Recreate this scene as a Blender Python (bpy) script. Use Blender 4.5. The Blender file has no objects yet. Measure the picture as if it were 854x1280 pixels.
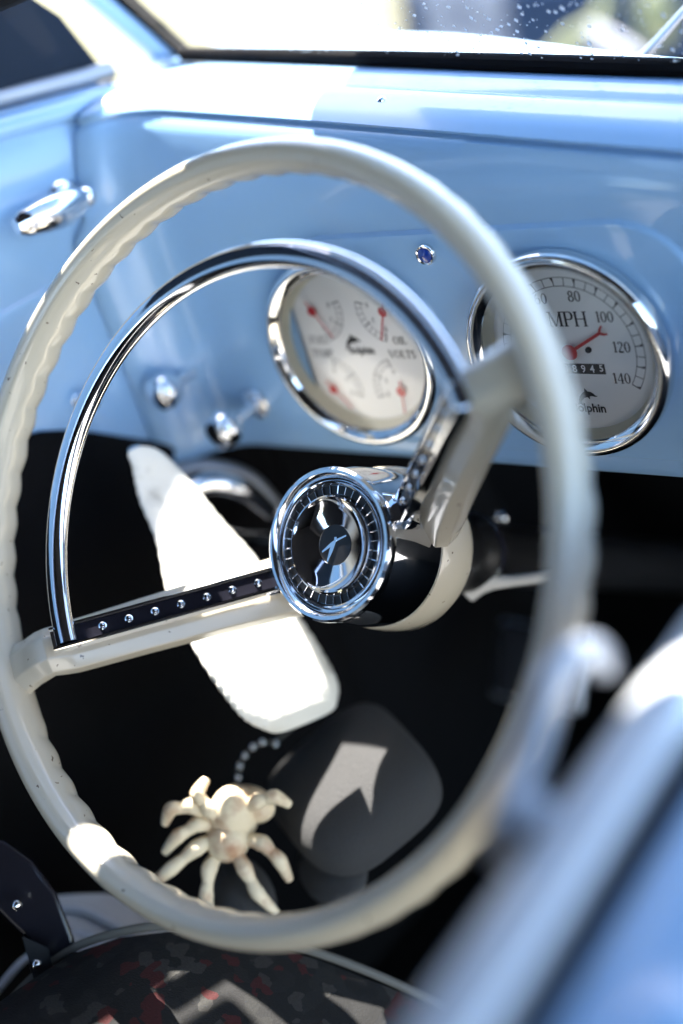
import bpy, bmesh, math, random
from mathutils import Vector, Matrix
R = math.radians
PI = math.pi
random.seed(7)
scene = bpy.context.scene
col = scene.collection
V = Vector

# ------------------------------------------------------------------ camera frame
ROW = (V((0.7757, 0.5674, -0.2762)), V((0.0881, -0.5308, -0.8429)), V((-0.6249, 0.6295, -0.4617)))
FPX = 1643.7
def at(px, py, z):
    """a point that lies z metres deep in front of the photographer"""
    return (ROW[0]*((px-427)/FPX) + ROW[1]*((py-640)/FPX) + ROW[2]) * z
def on_plane(px, py, p, n):
    d = at(px, py, 1.0); p = V(p); n = V(n)
    return d * (p.dot(n) / d.dot(n))

# ------------------------------------------------------------------ helpers
def tag(o, label=None, cat=None, group=None, kind=None):
    if label: o['label'] = label
    if cat: o['category'] = cat
    if group: o['group'] = group
    if kind: o['kind'] = kind
    return o
def empty(name, loc=(0,0,0), rot=(0,0,0)):
    o = bpy.data.objects.new(name, None); col.objects.link(o)
    o.location = loc; o.rotation_euler = rot; o.empty_display_size = .02
    return o
def mk(name, verts, faces, m, parent=None, ang=35, loc=None, rot=None):
    me = bpy.data.meshes.new(name)
    me.from_pydata([tuple(v) for v in verts], [], [tuple(f) for f in faces])
    me.update()
    bm = bmesh.new(); bm.from_mesh(me)
    bmesh.ops.recalc_face_normals(bm, faces=bm.faces); bm.to_mesh(me); bm.free()
    return fin(name, me, m, parent, ang, loc, rot)
def fin(name, me, m, parent=None, ang=35, loc=None, rot=None):
    for p in me.polygons: p.use_smooth = True
    me.set_sharp_from_angle(angle=R(ang))
    me.materials.append(m)
    o = bpy.data.objects.new(name, me); col.objects.link(o)
    if parent: o.parent = parent
    if loc is not None: o.location = loc
    if rot is not None: o.rotation_euler = rot
    return o
class MB:
    """collects pieces of one part"""
    def __init__(s): s.v = []; s.f = []
    def add(s, v, f):
        k = len(s.v); s.v += [V(a) for a in v]; s.f += [[i+k for i in g] for g in f]; return s
    def lathe(s, prof, n=64, M=None, closed=False, a0=0, a1=2*PI):
        v = []; f = []; L = len(prof); full = abs(a1-a0-2*PI) < 1e-6
        cnt = n if full else n+1
        for i in range(cnt):
            a = a0+(a1-a0)*i/n
            for r, z in prof:
                p = V((r*math.cos(a), r*math.sin(a), z)); v.append(M @ p if M else p)
        for i in range(n):
            j = (i+1) % cnt
            for k in range(L if closed else L-1):
                q = (k+1) % L
                f.append((i*L+k, j*L+k, j*L+q, i*L+q))
        return s.add(v, f)
    def loft(s, secs, cap=True, ring=False):
        """secs: list of point loops of equal length"""
        L = len(secs[0]); v = [p for q in secs for p in q]; f = []
        n = len(secs)
        for i in range(n if ring else n-1):
            j = (i+1) % n
            for k in range(L):
                q = (k+1) % L; f.append((i*L+k, i*L+q, j*L+q, j*L+k))
        if cap and not ring:
            f.append(list(range(L))[::-1]); f.append([(n-1)*L+k for k in range(L)])
        return s.add(v, f)
    def tube(s, pts, rad, n=12, cap=True, ref=V((0,0,1)), flat=1.0, sub=6):
        pts = [V(p) for p in pts]
        if not isinstance(rad, (list, tuple)): rad = [rad]*len(pts)
        if sub > 1 and len(pts) > 2:
            P = []; Q = []
            for i in range(len(pts)-1):
                a = pts[max(i-1, 0)]; b = pts[i]; c = pts[i+1]; d = pts[min(i+2, len(pts)-1)]
                for t in range(sub):
                    u = t/sub
                    P.append(.5*((2*b)+(c-a)*u+(2*a-5*b+4*c-d)*u*u+(3*b-a-3*c+d)*u**3))
                    Q.append(rad[i]*(1-u)+rad[i+1]*u)
            P.append(pts[-1]); Q.append(rad[-1]); pts, rad = P, Q
        secs = []
        for i, p in enumerate(pts):
            t = (pts[min(i+1, len(pts)-1)]-pts[max(i-1, 0)]).normalized()
            a = t.cross(ref)
            if a.length < .05: a = t.cross(V((1,.3,0)))
            a.normalize(); b = a.cross(t)
            secs.append([p+rad[i]*(math.cos(2*PI*k/n)*a*flat+math.sin(2*PI*k/n)*b) for k in range(n)])
        return s.loft(secs, cap)
    def box(s, c, size, M=None, bev=0, seg=3):
        bm = bmesh.new(); bmesh.ops.create_cube(bm, size=1)
        for v in bm.verts: v.co = V((v.co.x*size[0], v.co.y*size[1], v.co.z*size[2]))
        if bev: bmesh.ops.bevel(bm, geom=bm.edges[:]+bm.verts[:], offset=bev, segments=seg, profile=.5, affect='EDGES')
        bm.verts.index_update()
        c = V(c)
        v = [(M @ (x.co+c)) if M else x.co+c for x in bm.verts]; f = [[x.index for x in g.verts] for g in bm.faces]
        bm.free(); return s.add(v, f)
    def prism(s, pts, h, M=None):
        """flat outline in xy, thickness h in +z"""
        n = len(pts)
        v = [V((x, y, 0)) for x, y in pts]+[V((x, y, h)) for x, y in pts]
        if M: v = [M @ p for p in v]
        f = [list(range(n))[::-1], list(range(n, 2*n))]+[(i, (i+1) % n, n+(i+1) % n, n+i) for i in range(n)]
        return s.add(v, f)
    def ball(s, c, r, n=12, sc=(1,1,1), M=None):
        prof = [(r*math.sin(PI*i/n)+1e-7, -r*math.cos(PI*i/n)) for i in range(n+1)]
        T = Matrix.Translation(V(c)) @ (M.to_4x4() if M else Matrix.Identity(4)) @ Matrix.Diagonal(V((*sc, 1)))
        return s.lathe(prof, n*2, T)
    def build(s, name, m, parent=None, ang=35, loc=None, rot=None):
        return mk(name, s.v, s.f, m, parent, ang, loc, rot)

# ------------------------------------------------------------------ materials
MAT = {}
def mat(name, colr, rough=.5, metal=0, coat=0, cr=.05, ior=1.5, spec=.5, bump=None, vary=None, rv=None, sheen=0):
    m = bpy.data.materials.new(name); m.use_nodes = True; nt = m.node_tree; N = nt.nodes; Lk = nt.links
    b = N['Principled BSDF']
    b.inputs['Base Color'].default_value = (*colr, 1); b.inputs['Roughness'].default_value = rough
    b.inputs['Metallic'].default_value = metal; b.inputs['Coat Weight'].default_value = coat
    b.inputs['Coat Roughness'].default_value = cr; b.inputs['IOR'].default_value = ior
    b.inputs['Specular IOR Level'].default_value = spec
    if sheen: b.inputs['Sheen Weight'].default_value = sheen
    tc = N.new('ShaderNodeTexCoord')
    if bump:   # (scale, strength, distance)
        n = N.new('ShaderNodeTexNoise'); n.inputs['Scale'].default_value = bump[0]; n.inputs['Detail'].default_value = 4
        Lk.new(tc.outputs['Object'], n.inputs['Vector'])
        bp = N.new('ShaderNodeBump'); bp.inputs['Strength'].default_value = bump[1]; bp.inputs['Distance'].default_value = bump[2]
        Lk.new(n.outputs['Fac'], bp.inputs['Height']); Lk.new(bp.outputs['Normal'], b.inputs['Normal'])
    if vary:   # (scale, colour2, lo, hi)
        n = N.new('ShaderNodeTexNoise'); n.inputs['Scale'].default_value = vary[0]; n.inputs['Detail'].default_value = 5
        Lk.new(tc.outputs['Object'], n.inputs['Vector'])
        r = N.new('ShaderNodeValToRGB'); r.color_ramp.elements[0].position = vary[2]; r.color_ramp.elements[1].position = vary[3]
        r.color_ramp.elements[0].color = (*colr, 1); r.color_ramp.elements[1].color = (*vary[1], 1)
        Lk.new(n.outputs['Fac'], r.inputs['Fac']); Lk.new(r.outputs['Color'], b.inputs['Base Color'])
    if rv:     # (scale, lo, hi) roughness variation
        n = N.new('ShaderNodeTexNoise'); n.inputs['Scale'].default_value = rv[0]; n.inputs['Detail'].default_value = 6
        Lk.new(tc.outputs['Object'], n.inputs['Vector'])
        mr = N.new('ShaderNodeMapRange'); mr.inputs['From Min'].default_value = .35; mr.inputs['From Max'].default_value = .75
        mr.inputs['To Min'].default_value = rv[1]; mr.inputs['To Max'].default_value = rv[2]
        Lk.new(n.outputs['Fac'], mr.inputs['Value']); Lk.new(mr.outputs['Result'], b.inputs['Roughness'])
    MAT[name] = m; return m
mat('blue_paint', (.262, .455, .72), .32, coat=.7, cr=.06, rv=(14, .28, .38), bump=(120, .06, .0005))
mat('cream', (.58, .53, .43), .26, coat=.8, cr=.08, vary=(200, (.16, .12, .09), .695, .72), bump=(90, .1, .0005))
mat('chrome', (.82, .83, .86), .05, metal=1, rv=(90, .03, .11), bump=(45, .04, .0006))
mat('bezel_chrome', (.80, .80, .80), .07, metal=1, rv=(70, .04, .14))
mat('satin_silver', (.34, .36, .40), .38, metal=.6, rv=(20, .3, .5))
mat('black_chrome', (.012, .012, .018), .12, spec=.4)
mat('black_plastic', (.008, .008, .009), .35)
mat('black_carpet', (.006, .006, .007), .95, spec=.1, bump=(500, .5, .002))
mat('headliner', (.012, .012, .014), .9, spec=.1)
mat('rubber', (.012, .012, .015), .55, bump=(120, .2, .001))
mat('dial_white', (.88, .88, .89), .45, bump=(300, .05, .0002))
mat('dial_wall', (.72, .70, .58), .5)
mat('ink', (.02, .02, .025), .5)
mat('fade_ink', (.12, .12, .14), .5)
mat('needle_red', (.55, .035, .045), .4)
mat('blue_lens', (.01, .045, .30), .12, coat=1)
mat('bone', (.78, .66, .47), .5, vary=(60, (.42, .22, .12), .5, .75), bump=(70, .4, .003))
mat('black_fuzz', (.045, .045, .047), .8, sheen=.05, bump=(900, .8, .002), spec=.3)
mat('white_vinyl', (.80, .79, .74), .35, vary=(28, (.40, .39, .36), .58, .72), bump=(40, .5, .006))
mat('asphalt', (.045, .05, .06), .85, vary=(3, (.08, .08, .09), .4, .7))
mat('concrete', (.30, .285, .26), .9, vary=(2, (.24, .23, .21), .4, .7))
mat('straw', (.088, .080, .030), .9, vary=(.8, (.11, .10, .045), .4, .7))
mat('navy', (.006, .014, .03), .7, spec=.15)
mat('pale_rail', (.66, .69, .74), .42)
mat('matt_black', (.004, .004, .005), .9, spec=.1)
mat('pale_canvas', (.20, .20, .20), .8, vary=(14, (.09, .09, .10), .4, .6))
mat('yellow_green', (.15, .16, .07), .8)
mat('pale_pipe', (.55, .52, .5), .6)
mat('pipe_grey', (.12, .115, .10), .6)
mat('dust', (.85, .85, .82), .6)
mat('threshold', (.62, .63, .64), .45, metal=.1, vary=(18, (.48, .49, .51), .4, .7))

def glass(name, tint=(1, 1, 1), refl=1.0):
    m = bpy.data.materials.new(name); m.use_nodes = True; nt = m.node_tree; N = nt.nodes; Lk = nt.links
    N.clear(); out = N.new('ShaderNodeOutputMaterial'); mix = N.new('ShaderNodeMixShader')
    t = N.new('ShaderNodeBsdfTransparent'); t.inputs['Color'].default_value = (*tint, 1)
    g = N.new('ShaderNodeBsdfGlossy'); g.inputs['Roughness'].default_value = .02
    fr = N.new('ShaderNodeFresnel'); fr.inputs['IOR'].default_value = 1.45
    mu = N.new('ShaderNodeMath'); mu.operation = 'MULTIPLY'; mu.inputs[1].default_value = refl
    Lk.new(fr.outputs['Fac'], mu.inputs[0]); Lk.new(mu.outputs[0], mix.inputs['Fac'])
    Lk.new(t.outputs[0], mix.inputs[1]); Lk.new(g.outputs[0], mix.inputs[2]); Lk.new(mix.outputs[0], out.inputs['Surface'])
    MAT[name] = m
glass('pane', (1, 1, 1), .06); glass('dial_glass', (1, 1, 1), 1.5)

# patterned seat cloth: tweedy blocks of black, grey and red
def seat_cloth():
    m = bpy.data.materials.new('seat_cloth'); m.use_nodes = True; nt = m.node_tree; N = nt.nodes; Lk = nt.links
    b = N['Principled BSDF']; b.inputs['Roughness'].default_value = .9
    tc = N.new('ShaderNodeTexCoord')
    v = N.new('ShaderNodeTexVoronoi'); v.distance = 'MANHATTAN'; v.inputs['Scale'].default_value = 110
    Lk.new(tc.outputs['Object'], v.inputs['Vector'])
    r = N.new('ShaderNodeValToRGB'); r.color_ramp.interpolation = 'CONSTANT'
    e = r.color_ramp.elements; e[0].color = (.006, .006, .007, 1); e[1].position = .55; e[1].color = (.010, .010, .011, 1)
    for p, c in ((.66, (.06, .005, .006, 1)), (.78, (.012, .012, .012, 1)), (.88, (.04, .038, .035, 1))):
        q = e.new(p); q.color = c
    sx = N.new('ShaderNodeSeparateColor'); Lk.new(v.outputs['Color'], sx.inputs['Color']); Lk.new(sx.outputs[0], r.inputs['Fac'])
    w = N.new('ShaderNodeTexNoise'); w.inputs['Scale'].default_value = 900
    Lk.new(tc.outputs['Object'], w.inputs['Vector'])
    mx = N.new('ShaderNodeMix'); mx.data_type = 'RGBA'; mx.blend_type = 'MULTIPLY'; mx.inputs[0].default_value = .7
    Lk.new(r.outputs['Color'], mx.inputs[6]); Lk.new(w.outputs['Fac'], mx.inputs[7]); Lk.new(mx.outputs[2], b.inputs['Base Color'])
    bp = N.new('ShaderNodeBump'); bp.inputs['Strength'].default_value = .5; bp.inputs['Distance'].default_value = .001
    Lk.new(w.outputs['Fac'], bp.inputs['Height']); Lk.new(bp.outputs['Normal'], b.inputs['Normal'])
    MAT['seat_cloth'] = m
seat_cloth()

# ================================================================== STEERING WHEEL
TILT = 35.7
WC = V((-.4734, .3932, -.3133))
wheel = empty('steering_wheel', WC, (R(90-TILT), 0, 0))
tag(wheel, 'cream steering wheel with two spokes, chrome horn ring and chrome hub', 'steering wheel')
# rim
def rim():
    NB = 58; n = 58*12; m = 40; RW = .2; secs = []
    for i in range(n):
        ph = 2*PI*i/n; sec = []
        # grips fade out by the two spokes
        fade = 1.0
        for a in (30, 210):
            d = abs((math.degrees(ph)-a+180) % 360-180)
            fade = min(fade, max(0, min(1, (d-8)/4)))
        sc = 1-abs(math.sin(NB*ph/2))
        for k in range(m):
            ps = 2*PI*k/m; c, s_ = math.cos(ps), math.sin(ps)   # c radial outward, s_ towards driver
            a, b = .0091, .0150
            back = max(0, -s_+.25)/1.25
            w = min(1, back*2.2)*fade
            g = 1-.13*w*sc**.8
            # narrow raised bead along the front cover
            bead = .0006*math.exp(-((ps-PI*.70)/.10)**2) - .0005*math.exp(-((ps-PI*.62)/.05)**2)
            rr = (RW+(a*c)*g+bead*c); zz = b*s_*g+bead*s_
            sec.append(V((rr*math.cos(ph), rr*math.sin(ph), zz)))
        secs.append(sec)
    return MB().loft(secs, ring=True)
rim().build('rim', MAT['cream'], wheel, ang=60)
def polar(r, a, s): return V((r*math.cos(a), r*math.sin(a), s))
def spoke(deg):
    a = R(deg); d = V((math.cos(a), math.sin(a), 0)); p = V((-math.sin(a), math.cos(a), 0)); z = V((0,0,1))
    # (r, s, half width, thickness up/down)
    path = [(.197, -.004, .019, .006, .007), (.190, -.0035, .0165, .0065, .008), (.180, -.003, .0150, .0075, .010), (.168, -.002, .0150, .0080, .012),
            (.163, -.003, .0148, .0078, .012), (.158, -.010, .0155, .0060, .014), (.154, -.015, .0160, .0058, .015), (.120, -.045, .0170, .006, .016), (.085, -.078, .0180, .006, .017), (.060, -.103, .0195, .006, .017), (.046, -.118, .022, .006, .014)]
    secs = []
    for i, (r, s, w, tu, td) in enumerate(path):
        q0 = path[max(i-1, 0)]; q1 = path[min(i+1, len(path)-1)]
        t = (d*(q1[0]-q0[0])+z*(q1[1]-q0[1])).normalized()
        nrm = p.cross(t)
        if nrm.z < 0: nrm = -nrm
        c = d*r+z*s
        prof = [(-w, -td*.35), (-w*.93, td*.15), (-w*.50, tu*.92), (-w*.42, tu), (w*.42, tu), (w*.50, tu*.92), (w*.93, td*.15), (w, -td*.35), (w*.80, -td*.9), (w*.7, -td), (-w*.7, -td), (-w*.80, -td*.9)]
        secs.append([c+p*x+nrm*y for x, y in prof])
    mb = MB().loft(secs)
    o = mb.build('spoke', MAT['cream'], wheel, ang=50)
    md = o.modifiers.new('bevel', 'BEVEL'); md.width = .0012; md.segments = 3; md.limit_method = 'ANGLE'; md.angle_limit = R(25)
    return o
spoke(30); spoke(210)
# hub collar (cream) and chrome horn housing
MB().lathe([(.0462, -.126), (.0480, -.1262), (.0488, -.128), (.0500, -.140), (.0496, -.153), (.0460, -.161), (.030, -.164), (.0001, -.164)], 96).build('hub_collar', MAT['cream'], wheel)
MB().lathe([(.0472, -.1275), (.0476, -.124), (.0464, -.100), (.0440, -.086)], 128).build('hub', MAT['chrome'], wheel)
cap = MB().lathe([(.0440, -.0862), (.0447, -.0845), (.0449, -.0820), (.0444, -.0798), (.0430, -.0786), (.0412, -.0786), (.0400, -.0796), (.0385, -.0822), (.0372, -.0826), (.0366, -.0812), (.0360, -.0806), (.0352, -.0810), (.0347, -.0822), (.0344, -.0850),
      (.0292, -.0850), (.0290, -.0822), (.0284, -.0806), (.0274, -.0802), (.0266, -.0808), (.0250, -.0822), (.0200, -.0842), (.0124, -.0862), (.0118, -.0864), (.0116, -.0872), (.0001, -.0872)], 160).build('horn_cap', MAT['chrome'], wheel, ang=32)
b = MB()
for i in range(36):
    M = Matrix.Rotation(2*PI*i/36, 4, 'Z'); b.box((.0318, 0, -.0840), (.0050, .0007, .0012), M, .0003, 1)
b.build('tick_ring', MAT['chrome'], cap)
MB().lathe([(.0343, -.0846), (.0293, -.0846)], 96).build('groove', MAT['black_plastic'], cap)
MB().lathe([(.0117, -.0869), (.0001, -.0866)], 64).build('badge_disc', MAT['black_plastic'], cap)
b = MB()   # winged mark on the badge: long slanted wing, swept body and a small head
W = R(30)
def rot2(pts, a): return [(x*math.cos(a)-y*math.sin(a), x*math.sin(a)+y*math.cos(a)) for x, y in pts]
T = Matrix.Translation((0, 0, -.0868))
b.prism(rot2([(-.0098, -.0006), (-.002, .0002), (.001, .0012), (.0098, .0010), (.0102, .0018), (.002, .0026), (-.002, .0022), (-.0098, .0004)], W), .0009, T)
b.prism([(-.0018, .0016), (.0014, .0030), (-.0004, -.0035), (-.0034, -.0105), (-.0042, -.0102), (-.0030, -.0035)], .0011, T)
b.prism([(-.0002, .0026), (.0016, .0032), (.0012, .0048), (-.0004, .0044)], .0011, T)
b.build('badge', MAT['chrome'], cap)
# horn ring : flattened chrome half hoop
def hornring():
    secs = []; n = 110; m = 20; a0, a1 = R(29.3), R(209.8)
    for i in range(n+1):
        a = a0+(a1-a0)*i/n; sec = []
        for k in range(m):
            ps = 2*PI*k/m
            c, s_ = math.cos(ps), math.sin(ps)
            e = .62
            x = .0072*math.copysign(abs(c)**e, c); zz = .0052*math.copysign(abs(s_)**.9, s_)
            if s_ > 0: x *= 1-.28*s_      # faceted front
            rr = .1490+x
            sec.append(V((rr*math.cos(a)+.0085, rr*math.sin(a), .0008+zz)))
        secs.append(sec)
    return MB().loft(secs)
hornring().build('horn_ring', MAT['chrome'], wheel, ang=45)
def band(deg, r0, r1, rs0, rs1):
    a = R(deg); d = V((math.cos(a), math.sin(a), 0)); p = V((-math.sin(a), math.cos(a), 0)); z = V((0,0,1))
    A = d*r0+z*(.003); B = d*r1+z*(-.090)
    t = (B-A).normalized(); nrm = p.cross(t); nrm = nrm if nrm.z > 0 else -nrm
    def sec(c, w, h): return [c+p*x+nrm*y for x, y in ((-w, -h), (-w, h*.8), (-w*.92, h), (-w*.78, h), (-w*.70, h*.45), (w*.70, h*.45), (w*.78, h), (w*.92, h), (w, h*.8), (w, -h))]
    L = (B-A).length
    secs = [sec(A-t*.002+t*L*1.02*i/12, .0072, .0042) for i in range(13)]
    o = MB().loft(secs).build('studded_arm', MAT['chrome'], wheel, ang=30)
    ins = MB().loft([[c+p*x+nrm*y for x, y in ((-.0049, .0010), (-.0049, .0025), (.0049, .0025), (.0049, .0010))] for c in (A+t*.003, B-t*.001)]).build('black_inlay', MAT['black_chrome'], o)
    for i in range(7):
        r = rs0+(rs1-rs0)*i/6; u = (r-r0)/(r1-r0); c = A+(B-A)*u+nrm*.0022
        q = MB(); Rm = Matrix((p, t, nrm)).transposed().to_4x4()
        q.lathe([(.0025, 0), (.0024, .0006), (.0017, .0010), (.0016, .0016), (.0011, .0024), (.0001, .0027)], 16, Matrix.Translation(c) @ Rm)
        q.build('stud', MAT['chrome'], o)
    return o
band(209.6, .1475, .0500, .1270, .0590)
band(30.2, .1565, .0500, .1440, .0600)
# chrome lug that carries the right arm into the housing
for a in (30.2, 209.6):
    M = Matrix.Rotation(R(a), 4, 'Z')
    b = MB(); b.loft([[M @ V((r, y*w, z+dz)) for y, z in ((-1, -h), (-1, h*.6), (-.5, h), (.5, h), (1, h*.6), (1, -h))] for r, w, h, dz in ((.040, .0105, .008, -.098), (.048, .0100, .007, -.096), (.0525, .0085, .0055, -.093), (.058, .0078, .0040, -.088))])
    b.build('lug', MAT['chrome'], wheel, ang=25)

# ================================================================== STEERING COLUMN
nw = V((0, -math.cos(R(TILT)), math.sin(R(TILT))))
column = empty('steering_column', WC-.165*nw, (R(90-TILT), 0, 0))
tag(column, 'black steering column with ribbed collars running down behind the hub', 'steering column')
MB().lathe([(.001, .0), (.026, .0), (.026, -.03), (.024, -.034), (.024, -.05), (.026, -.054), (.026, -.075), (.021, -.08), (.021, -.75), (.001, -.75)], 64).build('column_tube', MAT['black_plastic'], column)
for zc in (-.012, -.06):
    MB().lathe([(.0262, zc), (.0276, zc-.001), (.0280, zc-.003), (.0276, zc-.005), (.0262, zc-.006)], 64).build('collar', MAT['black_chrome'], column)
inv = column.matrix_basis.inverted() if False else (Matrix.Translation(column.location) @ Matrix.Rotation(R(90-TILT), 4, 'X')).inverted()
b = MB(); b.tube([inv @ at(585, 742, .86), inv @ at(606, 728, .855), inv @ at(640, 726, .85), inv @ at(700, 718, .84)], [.006, .0065, .0038, .0035], 14)
b.build('signal_lever', MAT['pale_pipe'], column)
b = MB(); b.ball(inv @ at(627, 648, .93), .0058, 10); b.tube([inv @ at(622, 700, .95), inv @ at(627, 648, .93)], .0015, 8)
b.build('shift_knob', MAT['chrome'], column)

# ================================================================== DASHBOARD
dash = empty('dashboard', (-.45, .60, -.385))
tag(dash, 'light blue painted metal dashboard with two round gauges and pull knobs', 'dashboard')
DL = -dash.location
FY = .5948
def smin(X):
    return X if X < -.28 else -.28+.10*(1-math.exp(-(X+.28)/.10))
def lz(X, z0, x0, k): return z0+k*(smin(X)-x0)
def sm(u):
    u = max(0, min(1, u)); return u*u*(3-2*u)
def foldp(X): return (.620-.02*sm((X+.72)/.55), lz(X, -.1650, -.514, -.146))
def linep(X): return (.660-.02*sm((X+.72)/.55), lz(X, -.154, -.54, -.1416))
def basep(X): return (.692-.02*sm((X+.72)/.55), lz(X, -.149, -.555, -.135))
def dash_profile(X):
    fy, fz = foldp(X); ly, lzz = linep(X); by, bz = basep(X)
    P = [(.640, -.376), (.606, -.383), (.598, -.3865), (.5935, -.3835), (.5918, -.377)]
    for i in range(8): P.append((FY, -.370+(.145-.0)*i/7))
    # ease back from the face to the fold
    z0 = -.225
    for i in range(1, 9):
        u = i/8; P.append((FY+(fy-.003-FY)*(u**1.9), z0+(fz-.004-z0)*u))
    P += [(fy+.0035, fz-.0022), (fy+.0035, fz-.0002)]
    for i in range(0, 9):                       # rolled bead
        u = i/8; a = PI*u
        P.append((fy-.001+(ly-fy)*u, fz+.001+(lzz-fz)*u+.0052*math.sin(a*.96)**.75))
    P += [(ly+.002, lzz-.0028), (ly+.004, lzz-.0022)]
    for i in range(1, 5):
        u = i/4; P.append((ly+.004+(by-ly-.004)*u, lzz-.0005+(bz-lzz)*u+.0018*math.sin(PI*u)))
    return P
def dashmesh():
    xs = [-.702+.0075*i for i in range(150)]
    v = []; f = []; L = len(dash_profile(0))
    for X in xs:
        FR = .048; k = max(0, FR-(X+.7005))      # the corner sweeps forward into the door
        off = FR-math.sqrt(max(0, FR*FR-min(k, FR)**2))
        for (y, z) in dash_profile(X): v.append(V((X, y-off*(1 if z < -.2 else .75), z)))
    for i in range(len(xs)-1):
        for j in range(L-1): f.append((i*L+j, (i+1)*L+j, (i+1)*L+j+1, i*L+j+1))
    return v, f
v, f = dashmesh()
o = mk('panel', [p+DL for p in v], f, MAT['blue_paint'], dash, ang=50)
md = o.modifiers.new('thick', 'SOLIDIFY'); md.thickness = .002; md.offset = -1
# raised gauge plate
def rrect(x0, x1, z0, z1, r, n=14, bottom=True):
    P = []
    for cx, cz, a in ((x1-r, z1-r, 0), (x0+r, z1-r, 90)):
        for i in range(n+1):
            t = R(a+90*i/n); P.append((cx+r*math.cos(t), cz+r*math.sin(t)))
    P += [(x0, z0), (x1, z0)]
    return P
def shrink(P, c, d):
    n = len(P); out = []
    for i in range(n):
        a = V(P[i-1]); b_ = V(P[i]); q = V(P[(i+1) % n])
        t1 = (b_-a).normalized(); t2 = (q-b_).normalized(); t = (t1+t2).normalized()
        nn = V((-t.y, t.x)); out.append((b_.x+nn.x*d, b_.y+nn.y*d))
    return out
pl = rrect(-.578, -.287, -.374, -.2265, .050)
levels = [(0, .0012), (.0012, -.0008), (.003, -.0026), (.0055, -.0032)]
secs = [[V((x, FY+dy, z))+DL for x, z in shrink(pl, None, d)] for d, dy in levels]
def plate_with_holes():
    bm = bmesh.new(); rows = [[bm.verts.new(p) for p in s_] for s_ in secs]; n = len(pl)
    for A_, B_ in zip(rows[:-1], rows[1:]):
        for i in range(n): bm.faces.new((A_[i], A_[(i+1) % n], B_[(i+1) % n], B_[i]))
    edges = []
    bm.edges.ensure_lookup_table()
    for i in range(n):
        e = bm.edges.get((rows[-1][i], rows[-1][(i+1) % n])); edges.append(e)
    for gx_, gz_ in ((-.3728, -.3032), (-.5281, -.3035)):
        ring_ = [bm.verts.new(V((gx_+.0615*math.cos(2*PI*k/72), FY-.0032, gz_+.0615*math.sin(2*PI*k/72)))+DL) for k in range(72)]
        rin_ = [bm.verts.new(v_.co+V((0, .004, 0))) for v_ in ring_]
        for k in range(72):
            edges.append(bm.edges.new((ring_[k], ring_[(k+1) % 72])))
        for k in range(72): bm.faces.new((ring_[k], ring_[(k+1) % 72], rin_[(k+1) % 72], rin_[k]))
    bmesh.ops.triangle_fill(bm, edges=edges, use_beauty=True, use_dissolve=False)
    bmesh.ops.recalc_face_normals(bm, faces=bm.faces)
    me = bpy.data.meshes.new('gauge_plate'); bm.to_mesh(me); bm.free()
    return fin('gauge_plate', me, MAT['blue_paint'], dash, 30)
plate_with_holes()

# ---- gauges ------------------------------------------------------
def gauge(name, cx, cz, label):
    # local frame: x right, y up (world z), z towards the driver
    M = Matrix.Translation(V((cx, .5827, cz))+DL) @ Matrix.Rotation(R(90), 4, 'X')
    g = MB().lathe([(.0615, -.0075), (.0632, -.0065), (.0637, -.0030), (.0636, .0000), (.0628, .0020), (.0612, .0036), (.0598, .0040), (.0584, .0036), (.0556, .0016), (.0540, .0004), (.0532, -.0012)], 128).build(name, MAT['bezel_chrome'], dash)
    g.matrix_basis = M @ Matrix.Scale(1.035 if name == 'quad_gauge' else 1.0, 4); g['label'] = label
    MB().lathe([(.0532, -.0010), (.0528, -.0030), (.0506, -.0112)], 128).build('inner_wall', MAT['dial_wall'], g)
    MB().lathe([(.0512, -.0104), (.0001, -.0104)], 96).build('dial', MAT['dial_white'], g)
    MB().lathe([(.0536, -.0001), (.03, .0008), (.0001, .0011)], 64).build('glass_cover', MAT['dial_glass'], g)
    return g
def arcband(mb, c, r0, r1, a0, a1, z, n=40):
    v = []; f = []
    for i in range(n+1):
        a = R(a0+(a1-a0)*i/n)
        for r in (r0, r1): v.append(V((c[0]+r*math.cos(a), c[1]+r*math.sin(a), z)))
    for i in range(n): f.append((2*i, 2*i+1, 2*i+3, 2*i+2))
    mb.add(v, f)
def line(mb, p, q, w, z):
    p = V(p); q = V(q); t = (q-p).normalized(); nn = V((-t.y, t.x))*w/2
    mb.add([V((*(p+nn), z)), V((*(p-nn), z)), V((*(q-nn), z)), V((*(q+nn), z))], [(0, 1, 2, 3)])
def text(mb, s, c, size, z, xs=1.0, bold=0.0, ang=0):
    cu = bpy.data.curves.new('t', 'FONT'); cu.body = s; cu.size = size; cu.align_x = 'CENTER'; cu.align_y = 'CENTER'; cu.offset = bold; cu.resolution_u = 3
    ob = bpy.data.objects.new('t', cu); col.objects.link(ob); bpy.context.view_layer.update()
    me = bpy.data.meshes.new_from_object(ob.evaluated_get(bpy.context.evaluated_depsgraph_get()))
    M = Matrix.Translation((c[0], c[1], z)) @ Matrix.Rotation(ang, 4, 'Z') @ Matrix.Diagonal((xs, 1, 1, 1))
    mb.add([M @ v.co for v in me.vertices], [list(p.vertices) for p in me.polygons])
    bpy.data.objects.remove(ob); bpy.data.curves.remove(cu); bpy.data.meshes.remove(me)
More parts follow.
